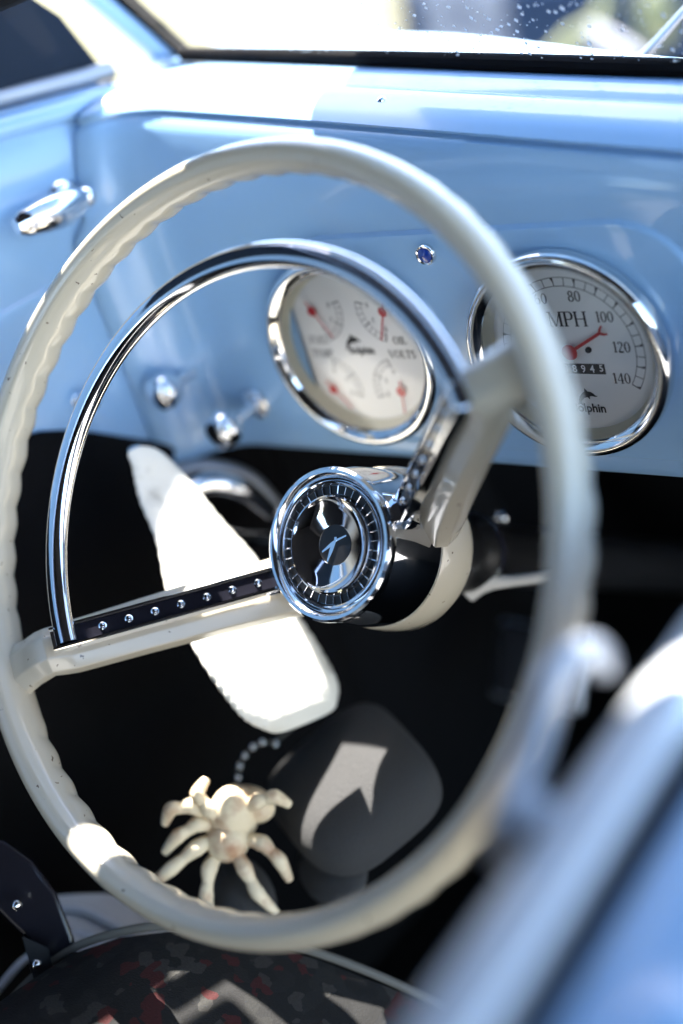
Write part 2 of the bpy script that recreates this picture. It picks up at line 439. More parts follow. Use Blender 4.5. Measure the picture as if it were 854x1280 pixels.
def serif(mb, word, c, h, z, gap=.22):
    """Roman capitals and old figures drawn with thick and thin strokes and slab serifs"""
    th, tn = h*.15, h*.06
    G = {
     'M': (1.05, [((.16, 0), (.16, 1), tn), ((.16, 1), (.52, .0), th), ((.52, 0), (.88, 1), tn), ((.88, 0), (.88, 1), th)], [(.16, 0), (.88, 0), (.12, 1), (.92, 1)]),
     'P': (.72, [((.18, 0), (.18, 1), th), ((.18, .97), (.45, .97), tn), ((.18, .47), (.45, .47), tn)], [(.18, 0), (.14, 1)]),
     'H': (.95, [((.18, 0), (.18, 1), th), ((.78, 0), (.78, 1), th), ((.18, .5), (.78, .5), tn)], [(.18, 0), (.18, 1), (.78, 0), (.78, 1)]),
     'F': (.68, [((.18, 0), (.18, 1), th), ((.18, .97), (.62, .97), tn), ((.62, .97), (.62, .78), tn), ((.18, .5), (.5, .5), tn)], [(.18, 0), (.14, 1)]),
     'E': (.72, [((.18, 0), (.18, 1), th), ((.18, .97), (.62, .97), tn), ((.18, .03), (.66, .03), tn), ((.62, .97), (.62, .78), tn), ((.66, .03), (.66, .25), tn), ((.18, .5), (.5, .5), tn)], []),
     'L': (.70, [((.18, 0), (.18, 1), th), ((.18, .03), (.64, .03), tn), ((.64, .03), (.64, .28), tn)], [(.18, 1)]),
     'T': (.76, [((.38, 0), (.38, 1), th), ((.05, .97), (.71, .97), tn), ((.05, .97), (.05, .75), tn), ((.71, .97), (.71, .75), tn)], [(.38, 0)]),
     'I': (.36, [((.18, 0), (.18, 1), th)], [(.18, 0), (.18, 1)]),
     'V': (.86, [((.12, 1), (.44, 0), th), ((.44, 0), (.76, 1), tn)], [(.12, 1), (.76, 1)]),
     'U': (.88, [((.18, .25), (.18, 1), th), ((.74, .25), (.74, 1), tn)], [(.18, 1), (.74, 1)]),
     'O': (.92, [], []), 'S': (.66, [], []), '0': (.62, [], []), '1': (.42, [((.22, 0), (.22, 1), th), ((.06, .85), (.22, 1), tn)], [(.22, 0)]),
     '2': (.60, [((.08, .05), (.52, .05), th*1.05)], []), '4': (.64, [((.44, 0), (.44, 1), th), ((.44, 1), (.06, .30), tn), ((.04, .30), (.60, .30), tn)], [(.44, 0)]),
     '6': (.62, [], []), '8': (.62, [], []), ' ': (.4, [], []), '9': (.62, [], []), '3': (.6, [], [])}
    tot = sum(G[ch][0] for ch in word)*h
    x = c[0]-tot/2; y = c[1]-h/2
    def ell(cx, cy, rx, ry, a0, a1, t0=th, t1=tn, n=18):
        v = []; f = []
        for i in range(n+1):
            a = R(a0+(a1-a0)*i/n); w = t1+(t0-t1)*abs(math.cos(a))
            ca, sa = math.cos(a), math.sin(a)
            for k in (-.5, .5): v.append(V((x+cx*h+ca*(rx*h+k*w), y+cy*h+sa*(ry*h+k*w), z)))
        for i in range(n): f.append((2*i, 2*i+1, 2*i+3, 2*i+2))
        mb.add(v, f)
    for ch in word:
        w_, st, sf = G[ch]
        for p, q, t in st: line(mb, (x+p[0]*h, y+p[1]*h), (x+q[0]*h, y+q[1]*h), t, z)
        for p in sf: line(mb, (x+p[0]*h-h*.14, y+p[1]*h+(tn/2 if p[1] == 0 else -tn/2)), (x+p[0]*h+h*.14, y+p[1]*h+(tn/2 if p[1] == 0 else -tn/2)), tn, z)
        if ch == 'P': ell(.45, .72, .20, .25, -90, 90)
        if ch == 'U': ell(.46, .28, .28, .26, 180, 360)
        if ch == 'O': ell(.45, .5, .34, .46, 0, 360)
        if ch == '0': ell(.31, .5, .21, .46, 0, 360)
        if ch == 'S': ell(.32, .73, .18, .23, 20, 270); ell(.32, .27, .20, .24, -160, 90)
        if ch == '8': ell(.31, .74, .17, .22, 0, 360); ell(.31, .27, .21, .24, 0, 360)
        if ch == '6': ell(.31, .30, .21, .27, 0, 360); ell(.42, .48, .32, .46, 110, 180)
        if ch == '9': ell(.31, .70, .21, .27, 0, 360); ell(.20, .52, .32, .46, -70, 0)
        if ch == '2': ell(.29, .74, .18, .22, -30, 170); line(mb, (x+.45*h, y+.64*h), (x+.10*h, y+.08*h), tn*1.3, z)
        if ch == '3': ell(.28, .74, .16, .21, -90, 150); ell(.28, .27, .20, .24, -150, 90)
        x += w_*h
DOL = [(-.98, -.42), (-.80, .02), (-.48, .38), (-.20, .55), (-.12, .95), (.16, .60), (.48, .56), (.74, .38), (.86, .22), (1.14, .12), (.84, .05), (.52, .12), (.30, .08), (.26, -.26), (.04, .00), (-.28, -.10), (-.56, -.34), (-.72, -.58), (-.50, -.92), (-.86, -.76), (-1.22, -.84), (-1.0, -.62)]
def dolphin(mb, c, s, z):
    n = len(DOL); mb.add([V((c[0]+x*s, c[1]+y*s, z)) for x, y in DOL], [list(range(n))])
def needle(mb, p, q, hubr, w, z, fork=False):
    line(mb, p, q, w, z)
    arcband(mb, p, 0.00005, hubr, 0, 360, z+.0004, 28)
    v0 = len(mb.v)
    if fork:
        p = V(p); q = V(q); t = (q-p).normalized(); n_ = V((-t.y, t.x))
        for s in (-1, 1):
            line(mb, q-t*.0008, q+t*.0016+n_*s*.0022, w*.8, z)
            line(mb, q+t*.0014+n_*s*.0020, q+t*.0034+n_*s*.0028, w*.6, z)
SA = V((-.3728, .5827, -.3032)); QB = V((-.5281, .5827, -.3035))
ZD = -.0102
sp = gauge('speedometer', SA.x, SA.z, 'round speedometer with white dial reading to 140 MPH and red needle')
b = MB()
A0 = 221.0; PER = 36.2/20
a140 = A0-140*PER
arcband(b, (0, 0), .0443, .0447, a140, A0, ZD, 160); arcband(b, (0, 0), .0391, .0395, a140, A0, ZD, 160)
for i in range(0, 141, 5):
    a = R(A0-i*PER); line(b, (.0393*math.cos(a), .0393*math.sin(a)), (.0445*math.cos(a), .0445*math.sin(a)), .00045 if i % 10 else .0006, ZD)
    if i % 10 == 0:   # little wedge at every ten
        c_, s_ = math.cos(a), math.sin(a); n_ = V((-s_, c_))
        P0 = V((.0443*c_, .0443*s_)); P1 = V((.0410*c_, .0410*s_))
        b.add([V((*(P0+n_*.0014), ZD+.0001)), V((*(P0-n_*.0002), ZD+.0001)), V((*P1, ZD+.0001))], [(0, 1, 2)])
for i in range(0, 141, 20):
    a = R(A0-i*PER); rr = {60: .0345, 80: .0340, 100: .0318, 120: .0312, 140: .0325}.get(i, .032)
    serif(b, str(i), (rr*math.cos(a), rr*math.sin(a)), .0066, ZD)
serif(b, 'MPH', (.0010, .0192), .0092, ZD)
dolphin(b, (.0030, -.0302), .0062, ZD)
text(b, 'dolphin', (.0026, -.0375), .0078, ZD, .95, .0002)
b.build('dial_print', MAT['ink'], sp)
b = MB(); b.box((0.0005, -.0118, ZD+.0002), (.0355, .0062, .0006)); b.build('odometer', MAT['ink'], sp)
b = MB()
for i, ch in enumerate('38894'): text(b, ch, (-.0119+i*.0056, -.0118), .0066, ZD+.00065, .9, .0001)
text(b, '5', (.0163, -.0112), .0060, ZD+.00065, .9, .0001)
b.build('odometer_digits', MAT['dial_white'], sp)
b = MB(); needle(b, (0, 0), (.0215, .0122), .0048, .0019, ZD+.0030, True); b.build('needle', MAT['needle_red'], sp)
b = MB(); b.ball((.0105, .0003, ZD+.0004), .0019, 8); b.build('pin', MAT['ink'], sp)

qg = gauge('quad_gauge', QB.x, QB.z, 'round cluster of four small instruments with red needles, set left of the speedometer')
b = MB()
subs = [((-.0264, .0256), -75, 15), ((.0288, .0251), 165, 255), ((-.0286, -.0290), -15, 75), ((.0253, -.0290), 105, 195)]
for (c, a0, a1) in subs:
    for r0, r1 in ((.0215, .0219), (.0172, .0175)): arcband(b, c, r0, r1, a0, a1, ZD, 24)
    for i in range(9):
        a = R(a0+(a1-a0)*i/8); ri = .0175 if i % 4 else .0160
        line(b, (c[0]+ri*math.cos(a), c[1]+ri*math.sin(a)), (c[0]+.0217*math.cos(a), c[1]+.0217*math.sin(a)), .0004 if i % 4 else .0009, ZD)
    for i, tx in ((0, '0'), (4, '4'), (8, '8')):
        a = R(a0+(a1-a0)*i/8); serif(b, tx, (c[0]+.0130*math.cos(a), c[1]+.0130*math.sin(a)), .0036, ZD)
b.build('scale_print', MAT['fade_ink'], qg)
b = MB()
serif(b, 'FUEL', (-.0300, .0050), .0052, ZD+.0001); serif(b, 'TEMP', (-.0305, -.0042), .0052, ZD+.0001)
serif(b, 'OIL', (.0335, .0050), .0052, ZD+.0001); serif(b, 'VOLTS', (.0325, -.0042), .0052, ZD+.0001)
dolphin(b, (-.003, .0035), .0062, ZD+.0001); text(b, 'dolphin', (.0020, -.0022), .0070, ZD+.0001, .95, .0002)
b.build('dial_print', MAT['ink'], qg)
for c, q in (((-.0264, .0256), (-.0160, .0075)), ((.0288, .0251), (.0215, .0060)), ((-.0286, -.0290), (-.0180, -.0425)), ((.0253, -.0290), (.0235, -.0440))):
    b = MB(); c2 = V(c); q2 = V(q); t = (c2-q2).normalized()
    needle(b, c, q, .0033, .0011, ZD+.0022); line(b, c2, c2+t*.0075, .0011, ZD+.0022); b.build('needle', MAT['needle_red'], qg)

# ---- knobs, lamp, screw -------------------------------------------
def knob(X, Z, s=1.0):
    M = Matrix.Translation(V((X, FY, Z))+DL) @ Matrix.Rotation(R(90), 4, 'X') @ Matrix.Scale(s, 4)
    o = MB().lathe([(.0068, -.001), (.0080, .0000), (.0082, .0020), (.0066, .0032), (.0036, .0040), (.0033, .017), (.0052, .019), (.0084, .0225), (.0098, .0265), (.0098, .0295), (.0082, .0330), (.0045, .0352), (.0001, .0358)], 40).build('pull_knob', MAT['chrome'], dash, ang=28)
    o.matrix_basis = M
for (x, y) in ((248, 458), (322, 503)):
    # where the axis of the knob meets the dash
    p = on_plane(x, y, (0, FY, 0), (0, 1, 0)); knob(max(p.x, -.690), p.z, 1.38)
p = on_plane(534, 317, (0, FY-.003, 0), (0, 1, 0))
M = Matrix.Translation(V((p.x, FY-.003, p.z))+DL) @ Matrix.Rotation(R(90), 4, 'X')
o = MB().lathe([(.0048, .003), (.0058, .0032), (.0064, .0024), (.0066, .0008), (.0066, -.003)], 32).build('warning_lamp', MAT['bezel_chrome'], dash); o.matrix_basis = M
MB().lathe([(.0049, .0028), (.0036, .0040), (.0001, .0046)], 24).build('blue_lens', MAT['blue_lens'], o)
p = at(477, 126, .775)
o = MB(); o.lathe([(.0001, .0022), (.0022, .0016), (.0032, 0)], 16, Matrix.Translation(p+DL) @ Matrix.Rotation(R(35), 4, 'X')); o.build('trim_screw', MAT['bezel_chrome'], dash)

# ================================================================== CAR BODY (cowl, pillar, glass, roof, floor)
body = empty('car_body', (-.12, .9, -1.0))
tag(body, 'shell of the light blue car: cowl, windscreen surround, roof and black footwell', 'car body')
BL = -body.location
# windscreen plane: through the base line, raked back
b0 = V((-.70, basep(-.70)[0]+.004, basep(-.70)[1])); b1 = V((.42, basep(.42)[0]+.004, basep(.42)[1]))
UP = V((0, -.60, .80))     # direction up the glass
def gl(x, h, off=0.0):     # point on the glass, x along the base, h up the rake
    base = V((x, basep(x)[0]+.006, basep(x)[1])); nrm = V((0, .80, .60))
    return base+UP*h+nrm*off
gx = [-.70+.056*i for i in range(21)]
b = MB()
def rubber_strip(mb, xs, w, h, off):
    secs = []
    for x in xs:
        c = gl(x, h, off)
        secs.append([c+UP*(w*.5*math.sin(2*PI*k/10))+V((0, .8, .6))*(.0055*math.cos(2*PI*k/10)) for k in range(10)])
    mb.loft(secs)
rubber_strip(b, gx, .0105, .0035, .001)
b.v = [p+BL for p in b.v]; b.build('windscreen_gasket', MAT['matt_black'], body)
ring = [gl(x, .006) for x in gx]+[gl(x, .42) for x in reversed(gx)]
n = len(gx)
v = [gl(x, .006)+BL for x in gx]+[gl(x, .42)+BL for x in gx]
pane = mk('windscreen_glass', v, [(i, i+1, n+i+1, n+i) for i in range(n-1)], MAT['pane'], body)
b = MB()      # dust and dried droplets on the outside of the glass
for i in range(520):
    x = -.62+.42*random.random()**.8; h = random.uniform(.006, .07)
    if h > .2: continue
    c = gl(x, h, .0012)+BL; r = random.choice((.0004, .0005, .0006, .0007, .0010, .0014))*random.uniform(.7, 1.1)
    a = V((1, 0, 0))*r; u = UP*r*random.uniform(.8, 1.8); nn = V((0, .8, .6))*r*.6
    b.add([c+a, c+u, c-a, c-u, c+nn, c-nn*.3], [(0, 1, 4), (1, 2, 4), (2, 3, 4), (3, 0, 4), (1, 0, 5), (2, 1, 5), (3, 2, 5), (0, 3, 5)])
o = b.build('glass_dust', MAT['dust'], pane); o['kind'] = 'stuff'
# pillar : light blue with a dark inner rubber, raked like the glass
def bar_between(p, q, w, d, side, m, name, parent, off=V((0,0,0)), bev=.3):
    p = V(p); q = V(q); t = (q-p).normalized(); s = V(side); s = (s-t*s.dot(t)).normalized(); u = t.cross(s)
    prof = []
    for k in range(16):
        a = 2*PI*k/16; c_, s_ = math.cos(a), math.sin(a)
        prof.append((w*math.copysign(abs(c_)**.6, c_), d*math.copysign(abs(s_)**.6, s_)))
    secs = [[(p+(q-p)*j/10)+s*x+u*y+off for x, y in prof] for j in range(11)]
    return MB().loft(secs).build(name, m, parent)
pb = at(222, 84, .985); 
PT = V((-.02, -.62, .80)).normalized()
bar_between(pb-PT*.01+BL, pb+PT*.5+BL, .0095, .010, (1, 0, 0), MAT['blue_paint'], 'windscreen_pillar', body)
pr = pb+V((.013, .004, .004))
bar_between(pr-PT*.004+BL, pr+PT*.5+BL, .0042, .0055, (1, 0, 0), MAT['matt_black'], 'pillar_gasket', body)
# cowl outside the glass
v = []; f = []; NX = 40; ND = 14
for i in range(NX+1):
    x = -.74+1.24*i/NX; by, bz = basep(x)
    for j in range(ND+1):
        u = j/ND; W_ = .135-.085*sm((x+.60)/.30); q = min(1, u/.75); dist = W_*q
        y = by+.010+dist+.012*max(0, u-.75)/.25; z = bz-.002-.155*dist-.16*max(0, (u-.75)/.25)
        v.append(V((x, y, z))+BL)
for i in range(NX):
    for j in range(ND): f.append((i*(ND+1)+j, (i+1)*(ND+1)+j, (i+1)*(ND+1)+j+1, i*(ND+1)+j+1))
o = mk('cowl', v, f, MAT['blue_paint'], body); md = o.modifiers.new('t', 'SOLIDIFY'); md.thickness = .003
# wiper arm at the right
b = MB(); b.tube([p+BL for p in (at(792, 82, .86), at(812, 62, .85), at(880, -15, .80))], [.0035, .0030, .0022], 8, flat=1.6)
b.build('wiper_arm', MAT['satin_silver'], body)
# black footwell
def sheet(name, pts, m, parent, off, th=.004):
    o = mk(name, [V(p)+off for p in pts], [(0, 1, 2, 3)], m, parent); md = o.modifiers.new('t', 'SOLIDIFY'); md.thickness = th; md.offset = -1; return o
sheet('floor', [(-.72, -1.1, -.92), (.50, -1.1, -.92), (.50, 1.05, -.92), (-.72, 1.05, -.92)], MAT['black_carpet'], body, BL)
sheet('firewall', [(-.74, 1.02, -.92), (.50, 1.02, -.92), (.50, .80, -.20), (-.74, .80, -.20)], MAT['black_carpet'], body, BL)
sheet('kick_panel', [(-.715, 1.04, -.93), (-.715, .600, -.93), (-.715, .600, -.20), (-.715, .83, -.20)], MAT['black_carpet'], body, BL)
# roof and rear
v = []; f = []
for i in range(13):
    x = -.72+1.20*i/12
    for j in range(17):
        y = .50-1.76*j/16
        v.append(V((x, y, .24-.06*((x+.11)/.6)**2-.03*(j/16-.3)**2*4))+BL)
for i in range(12):
    for j in range(16): f.append((i*17+j, (i+1)*17+j, (i+1)*17+j+1, i*17+j+1))
o = mk('roof', v, f, MAT['headliner'], body); md = o.modifiers.new('t', 'SOLIDIFY'); md.thickness = .02; md.offset = 1
v = []; f = []
for i in range(13):
    x = -.61+1.04*i/12
    for j in range(9):
        u = j/8; v.append(V((x, .505+.33*u-.05*((x+.1)/.5)**2*u, .185-.045*u-.05*u*u))+BL)
for i in range(12):
    for j in range(8): f.append((i*9+j, (i+1)*9+j, (i+1)*9+j+1, i*9+j+1))
o = mk('unseen_shade_visor', v, f, MAT['blue_paint'], body); md = o.modifiers.new('t', 'SOLIDIFY'); md.thickness = .006; md.offset = 1  # unseen visor added to keep sun off the wheel and dash top
b = MB(); b.box((0, 0, 0), (1.20, .085, .022), Matrix.Translation(V((-.110, .545, .165))+BL), .006); b.build('unseen_shade_rail', MAT['blue_paint'], body)  # unseen rail added to close a gap where sun reached the rim
sheet('rear_panel', [(-.74, -1.25, -.92), (.50, -1.25, -.92), (.46, -1.15, .30), (-.70, -1.15, .30)], MAT['headliner'], body, BL, .01)
sheet('rear_quarter_panel', [(-.735, -.30, -.92), (-.735, -1.25, -.92), (-.66, -1.2, .24), (-.66, -.25, .24)], MAT['headliner'], body, BL, .01)

# ================================================================== DRIVER'S DOOR (far left)
door = empty('driver_door', (-.71, .56, -.9))
tag(door, 'light blue inner door at far left with chrome handle and bright sill', 'car door')
OL = -door.location
def doorprof(y):
    z0 = -.1435+(.643-y)*.132           # sill line climbs to the rear
    xo = -.698-(.643-y)*.10
    P = [(xo, -.92), (xo, -.40), (xo, z0-.070), (xo-.0005, z0-.030), (xo-.0015, z0-.012), (xo-.006, z0-.004), (xo-.0075, z0), (xo-.0045, z0+.0030),
         (xo-.004, z0+.0080), (xo-.0085, z0+.0135), (xo-.016, z0+.0165), (xo-.030, z0+.0180), (xo-.040, z0+.0180)]
    return P
v = []; f = []; ys = [.640-.02*i for i in range(48)]; L = len(doorprof(0))
for y in ys:
    for x, z in doorprof(y): v.append(V((x, y, z))+OL)
for i in range(len(ys)-1):
    for j in range(L-1): f.append((i*L+j, (i+1)*L+j, (i+1)*L+j+1, i*L+j+1))
o = mk('door_panel', v, f, MAT['blue_paint'], door, ang=60); md = o.modifiers.new('t', 'SOLIDIFY'); md.thickness = .004; md.offset = -1
# embossed lower panel
def dp(y, z, off): return V((-.698-(.643-y)*.10+off, y, z))
P = [(y, z) for y, z in rrect(-.10, .560, -.60, -.222, .03)]
secs = [[dp(y, z, off)+OL for y, z in shrink(P, None, d)] for d, off in ((0, -.001), (.002, .0015), (.006, .0025), (.010, .0025))]
b = MB(); b.loft(secs, cap=False); k = len(b.v)-len(P); b.f.append(list(range(k, k+len(P)))); b.build('door_emboss', MAT['blue_paint'], door)
# black lower trim, its edge sweeping up to the rear
def trimz(y):
    z0 = -.1435+(.643-y)*.132
    t = sm((.60-y)/.15); return z0-.246+.062*t
v = []; f = []; n_ = 0
for i in range(48):
    y = .648-.020*i
    for z, o_ in ((trimz(y)+.002, .0045), (trimz(y), .0075), (trimz(y)-.004, .0085), (-.919, .0085)): v.append(dp(y, z, o_)+OL)
for i in range(47):
    for j in range(3): f.append((i*4+j, (i+1)*4+j, (i+1)*4+j+1, i*4+j+1))
o = mk('lower_trim', v, f, MAT['black_carpet'], door, ang=60); md = o.modifiers.new('t', 'SOLIDIFY'); md.thickness = .003; md.offset = -1
# chrome strip under the glass
secs = []
for y in [.655-.02*i for i in range(48)]:
    z0 = -.1435+(.643-y)*.132; xo = -.698-(.643-y)*.10
    c = V((xo-.036, y, z0+.024))
    secs.append([c+V((.0065*math.cos(a), 0, .0065*math.sin(a)))+OL for a in [2*PI*k/12 for k in range(12)]])
MB().loft(secs).build('sill_moulding', MAT['satin_silver'], door)
v = []
for y in (.63, -.25):
    z0 = -.1435+(.643-y)*.132; xo = -.698-(.643-y)*.10
    v += [V((xo-.040, y, z0+.026))+OL, V((xo-.028, y-.10, .22))+OL]
mk('door_glass', v, [(0, 2, 3, 1)], MAT['pane'], door)
# navy panel in the side window, extended out of view to shade the rim
v = []
E_ = [(.666, -.140), (.636, -.076), (.604, -.045), (.578, 0), (.578, .19), (-.22, .19), (-.22, -.02), (.60, -.125)]
for x in (-.740, -.744): v += [V((x, y, z))+OL for y, z in E_]
mk('side_shade_panel', v, [tuple(range(8)), tuple(range(15, 7, -1))]+[(i, (i+1) % 8, 8+(i+1) % 8, 8+i) for i in range(8)], MAT['navy'], door)
# handle
c = on_plane(78, 250, (-.71, 0, 0), (1, 0, 0)); c.x = -.698-(.643-c.y)*.10
MH = Matrix.Translation(c+OL) @ Matrix.Rotation(R(90), 4, 'Y')
h = MB().lathe([(.0001, .006), (.0085, .0055), (.0115, .004), (.0135, .0015), (.014, -.001)], 40).build('handle', MAT['chrome'], door); h.matrix_basis = MH
b = MB(); i2 = MH.inverted()
dd = lambda q: i2 @ (q+OL)
q0 = c+V((.004, 0, 0)); q1 = c+V((.020, 0, 0))
e1 = at(70, 270, .86); e2 = at(28, 287, .83)
b.tube([dd(q0), dd(q1)], [.0062, .0068], 16)
b.ball(dd(q1), .0078, 10)
e = V((-.003, -.058, .004)); 
secs = []
for i in range(13):
    u = i/12; cc = q1+e*u+V((.004*math.sin(PI*u), 0, 0)); wd = .0075+.0040*math.sin(PI*min(1, u*1.15)*.9); wd *= (1 if u < .93 else .6)
    secs.append([dd(cc+V((wd*.75*math.cos(a), 0, wd*math.sin(a)))) for a in [2*PI*k/18 for k in range(18)]])
b.loft(secs); b.build('handle_lever', MAT['chrome'], h)
p = on_plane(92, 500, (-.715, .0, 0), (1, 0, 0)); p.x = -.698-(.643-p.y)*.10
o = MB().lathe([(.007, -.002), (.0075, .001), (.003, .003), (.003, .010), (.0062, .012), (.0070, .016), (.005, .019), (.0001, .020)], 32).build('lock_knob', MAT['chrome'], door)
o.matrix_basis = Matrix.Translation(p+OL) @ Matrix.Rotation(R(90), 4, 'Y')
# small latch by the corner
lc = at(176, 118, .945)
b = MB(); b.ball(lc+OL, .009, 10, (1, .7, 1.1)); b.tube([lc+OL, lc+V((-.004, .004, .010))+OL], [.006, .004], 12); b.build('sill_latch', MAT['bezel_chrome'], door)

# dark bar crossing the top left corner: the window reveal
w0 = at(-90, 42, .74); w1 = at(52, -16, .80)
o = bar_between((0,0,0), w1-w0, .008, .016, (1, 0, .3), MAT['matt_black'], 'window_reveal', None)
o.location = w0+V((0, 0, .012)); tag(o, 'black window frame bar crossing the top left corner of the view', 'window frame')

# ================================================================== NEAR DOOR (blurred, bottom right)
near = empty('passenger_door', at(700, 1200, .36))
tag(near, 'blurred light blue car door edge with silver rail and chrome pull, bottom right foreground', 'car door')
NL = -near.location
D = V((0, 1, 0))
Z1 = .335
def rail(name, prof, m, y0=-.30, y1=.42, ang=40):
    """prof: image points across the rail at the bottom of the photo, with depth"""
    secs = []
    base = [at(x, y, z) for x, y, z in prof]
    yb = base[0].y
    for i in range(9):
        y = y0+(y1-y0)*i/8
        secs.append([V((p.x, p.y-yb+yb+y, p.z))+NL for p in base])
    return MB().loft(secs).build(name, m, near, ang)
rail('window_rail', [(500, 1290, .356), (520, 1290, .342), (550, 1290, .333), (590, 1290, .331), (618, 1290, .338), (626, 1290, .350), (620, 1310, .40), (530, 1310, .40)], MAT['pale_rail'])
rail('door_seal', [(624, 1290, .350), (634, 1290, .347), (672, 1290, .347), (684, 1290, .352), (680, 1300, .37), (630, 1300, .37)], MAT['rubber'])
rail('outer_skin', [(682, 1290, .348), (692, 1290, .336), (730, 1290, .328), (850, 1290, .322), (1050, 1300, .330), (1200, 1330, .40), (800, 1330, .42), (700, 1300, .38)], MAT['blue_paint'])
pts = [at(756, 835, .46), at(742, 815, .455), at(716, 822, .45), at(690, 858, .44), at(672, 910, .43), at(655, 965, .42), at(640, 1010, .41), at(628, 1040, .405)]
b = MB(); b.tube([p+NL for p in pts], [.005, .0056, .006, .006, .006, .0058, .0054, .005], 16); b.build('chrome_pull', MAT['satin_silver'], near)
b = MB(); b.box((0, 0, 0), (.020, .016, .03), Matrix.Translation(at(650, 1040, .42)+NL) @ Matrix.Rotation(R(25), 4, 'Y'), .003); b.build('pull_bracket', MAT['satin_silver'], near)

# ================================================================== SEAT, THRESHOLD, BRACKET
seat = empty('driver_seat', at(300, 1290, .86)); SL = -seat.location
tag(seat, 'dark driver seat cushion with grey and red flecked cloth and pale piping', 'car seat')
edge = [(-40, 1330), (0, 1272), (40, 1228), (90, 1192), (150, 1172), (215, 1164), (300, 1172), (400, 1200), (500, 1240), (620, 1300)]
top = [at(x, y, .80+.00*i) for i, (x, y) in enumerate(edge)]
secs = []
for i, p in enumerate(top):
    sec = []
    for k in range(12):
        u = k/11
        # surface rolls from the front edge back towards the driver and flattens
        back = V((.02, -1, .10)).normalized()
        sec.append(p+back*(.34*u)+V((0, 0, .030*math.sin(PI*min(1, u*1.6)*.5)))-V((0, 0, .0)))
    secs.append(sec)
v = [q+SL for s_ in secs for q in s_]; f = []
for i in range(len(secs)-1):
    for k in range(11): f.append((i*12+k, (i+1)*12+k, (i+1)*12+k+1, i*12+k+1))
mk('cushion', v, f, MAT['seat_cloth'], seat, ang=60)
v = []; f = []
for p in top: v += [p+SL, p+V((0, .03, -.06))+SL, p+V((0, .0, -.25))+SL]
for i in range(len(top)-1):
    for k in range(2): f.append((i*3+k, (i+1)*3+k, (i+1)*3+k+1, i*3+k+1))
mk('cushion_front', v, f, MAT['headliner'], seat)
b = MB(); b.tube([p+SL+V((0, .003, .002)) for p in top], .0028, 10); b.build('piping', MAT['pipe_grey'], seat)

th = empty('door_threshold', at(120, 1160, .89)); TL = -th.location
tag(th, 'grey metal door threshold plate catching light beside the seat', 'threshold')
b = MB()
b.loft([[at(66+x, 1120+.16*x-16*math.sin(PI*x/200)+dy, z)+TL for x in range(0, 201, 20)]+[at(20+x*1.2, 1330, z-.09)+TL for x in range(200, -1, -20)] for z, dy in ((.895, 0), (.905, 4))])
b.build('plate', MAT['threshold'], th)
for P in ([(78, 1136, .886), (110, 1140, .882), (165, 1168, .872)], [(-5, 1240, .84), (30, 1200, .855), (62, 1184, .866)], [(96, 1166, .876), (120, 1172, .87), (126, 1190, .866)]):
    b = MB(); b.tube([at(*p)+TL for p in P], .0026, 10); b.build('scuff_strip', MAT['pale_rail'], th)

br = empty('seat_hinge', at(40, 1150, .82)); HL = -br.location
tag(br, 'black metal seat hinge with a chrome rivet at the lower left edge', 'hinge')
def slab(pts, z, th_): return MB().loft([[at(x, y, z) for x, y in pts], [at(x, y, z+th_) for x, y in pts]])
b = slab([(-60, 1040), (5, 1050), (40, 1075), (70, 1115), (92, 1170), (98, 1200), (60, 1215), (35, 1175), (0, 1140), (-60, 1120)], .80, .02); b.v = [p+HL for p in b.v]
o = b.build('hinge_arm', MAT['black_chrome'], br); md = o.modifiers.new('b', 'BEVEL'); md.width = .003; md.segments = 3
b = slab([(28, 1170), (60, 1185), (70, 1225), (45, 1235)], .79, .015); b.v = [p+HL for p in b.v]; b.build('hinge_foot', MAT['black_plastic'], br)
for x, y in ((21, 1131), (46, 1205)):
    b = MB(); b.ball(at(x, y, .79)+HL, .0035, 8); b.build('rivet', MAT['chrome'], br)

# ================================================================== UNDER THE DASH
strip = empty('padded_strap', at(290, 740, .81)); PL = -strip.location
tag(strip, 'broad white padded strap with stitched edge, brightly sunlit behind the horn ring', 'strap')
cl = [(178, 570, 0.862, 13), (188, 578, 0.864, 19), (208, 615, 0.865, 30), (238, 665, 0.861, 38), (270, 725, 0.857, 54), (310, 790, 0.85, 60), (344, 842, 0.847, 60), (366, 876, 0.847, 55), (378, 896, 0.848, 40)]
def strapmesh(cl, th_, px):
    secs = []
    for i, (x, y, z, w) in enumerate(cl):
        c = at(x, y, z)
        a = (at(x+w, y-w*.42, z+w*.00046)-c); nrm = V((.1, -.4, .9)).normalized()
        sec = []
        for k in range(20):
            t = 2*PI*k/20; c_, s_ = math.cos(t), math.sin(t)
            sec.append(c+a*math.copysign(abs(c_)**.6, c_)+nrm*th_*1*math.copysign(abs(s_)**.75, s_)+PL)
        secs.append(sec)
    return MB().loft(secs)
# resample smoothly
CL = []
for i in range(len(cl)-1):
    p0, p1, p2, p3 = cl[max(i-1, 0)], cl[i], cl[i+1], cl[min(i+2, len(cl)-1)]
    for t in range(14):
        u = t/14; CL.append([.5*(2*b_+(c_-a_)*u+(2*a_-5*b_+4*c_-d_)*u*u+(3*b_-a_-3*c_+d_)*u**3) for a_, b_, c_, d_ in zip(p0, p1, p2, p3)])
CL.append(cl[-1])
CL = [(x, y, z, w+1.1*abs(math.sin(i*PI/4))) for i, (x, y, z, w) in enumerate(CL)]
strapmesh(CL, .009, 0).build('strap_pad', MAT['white_vinyl'], strip, ang=70)
b = MB(); b.ball(at(172, 566, .872)+PL, .0060, 10, (1.4, 1, .8)); b.build('strap_stud', MAT['chrome'], strip)

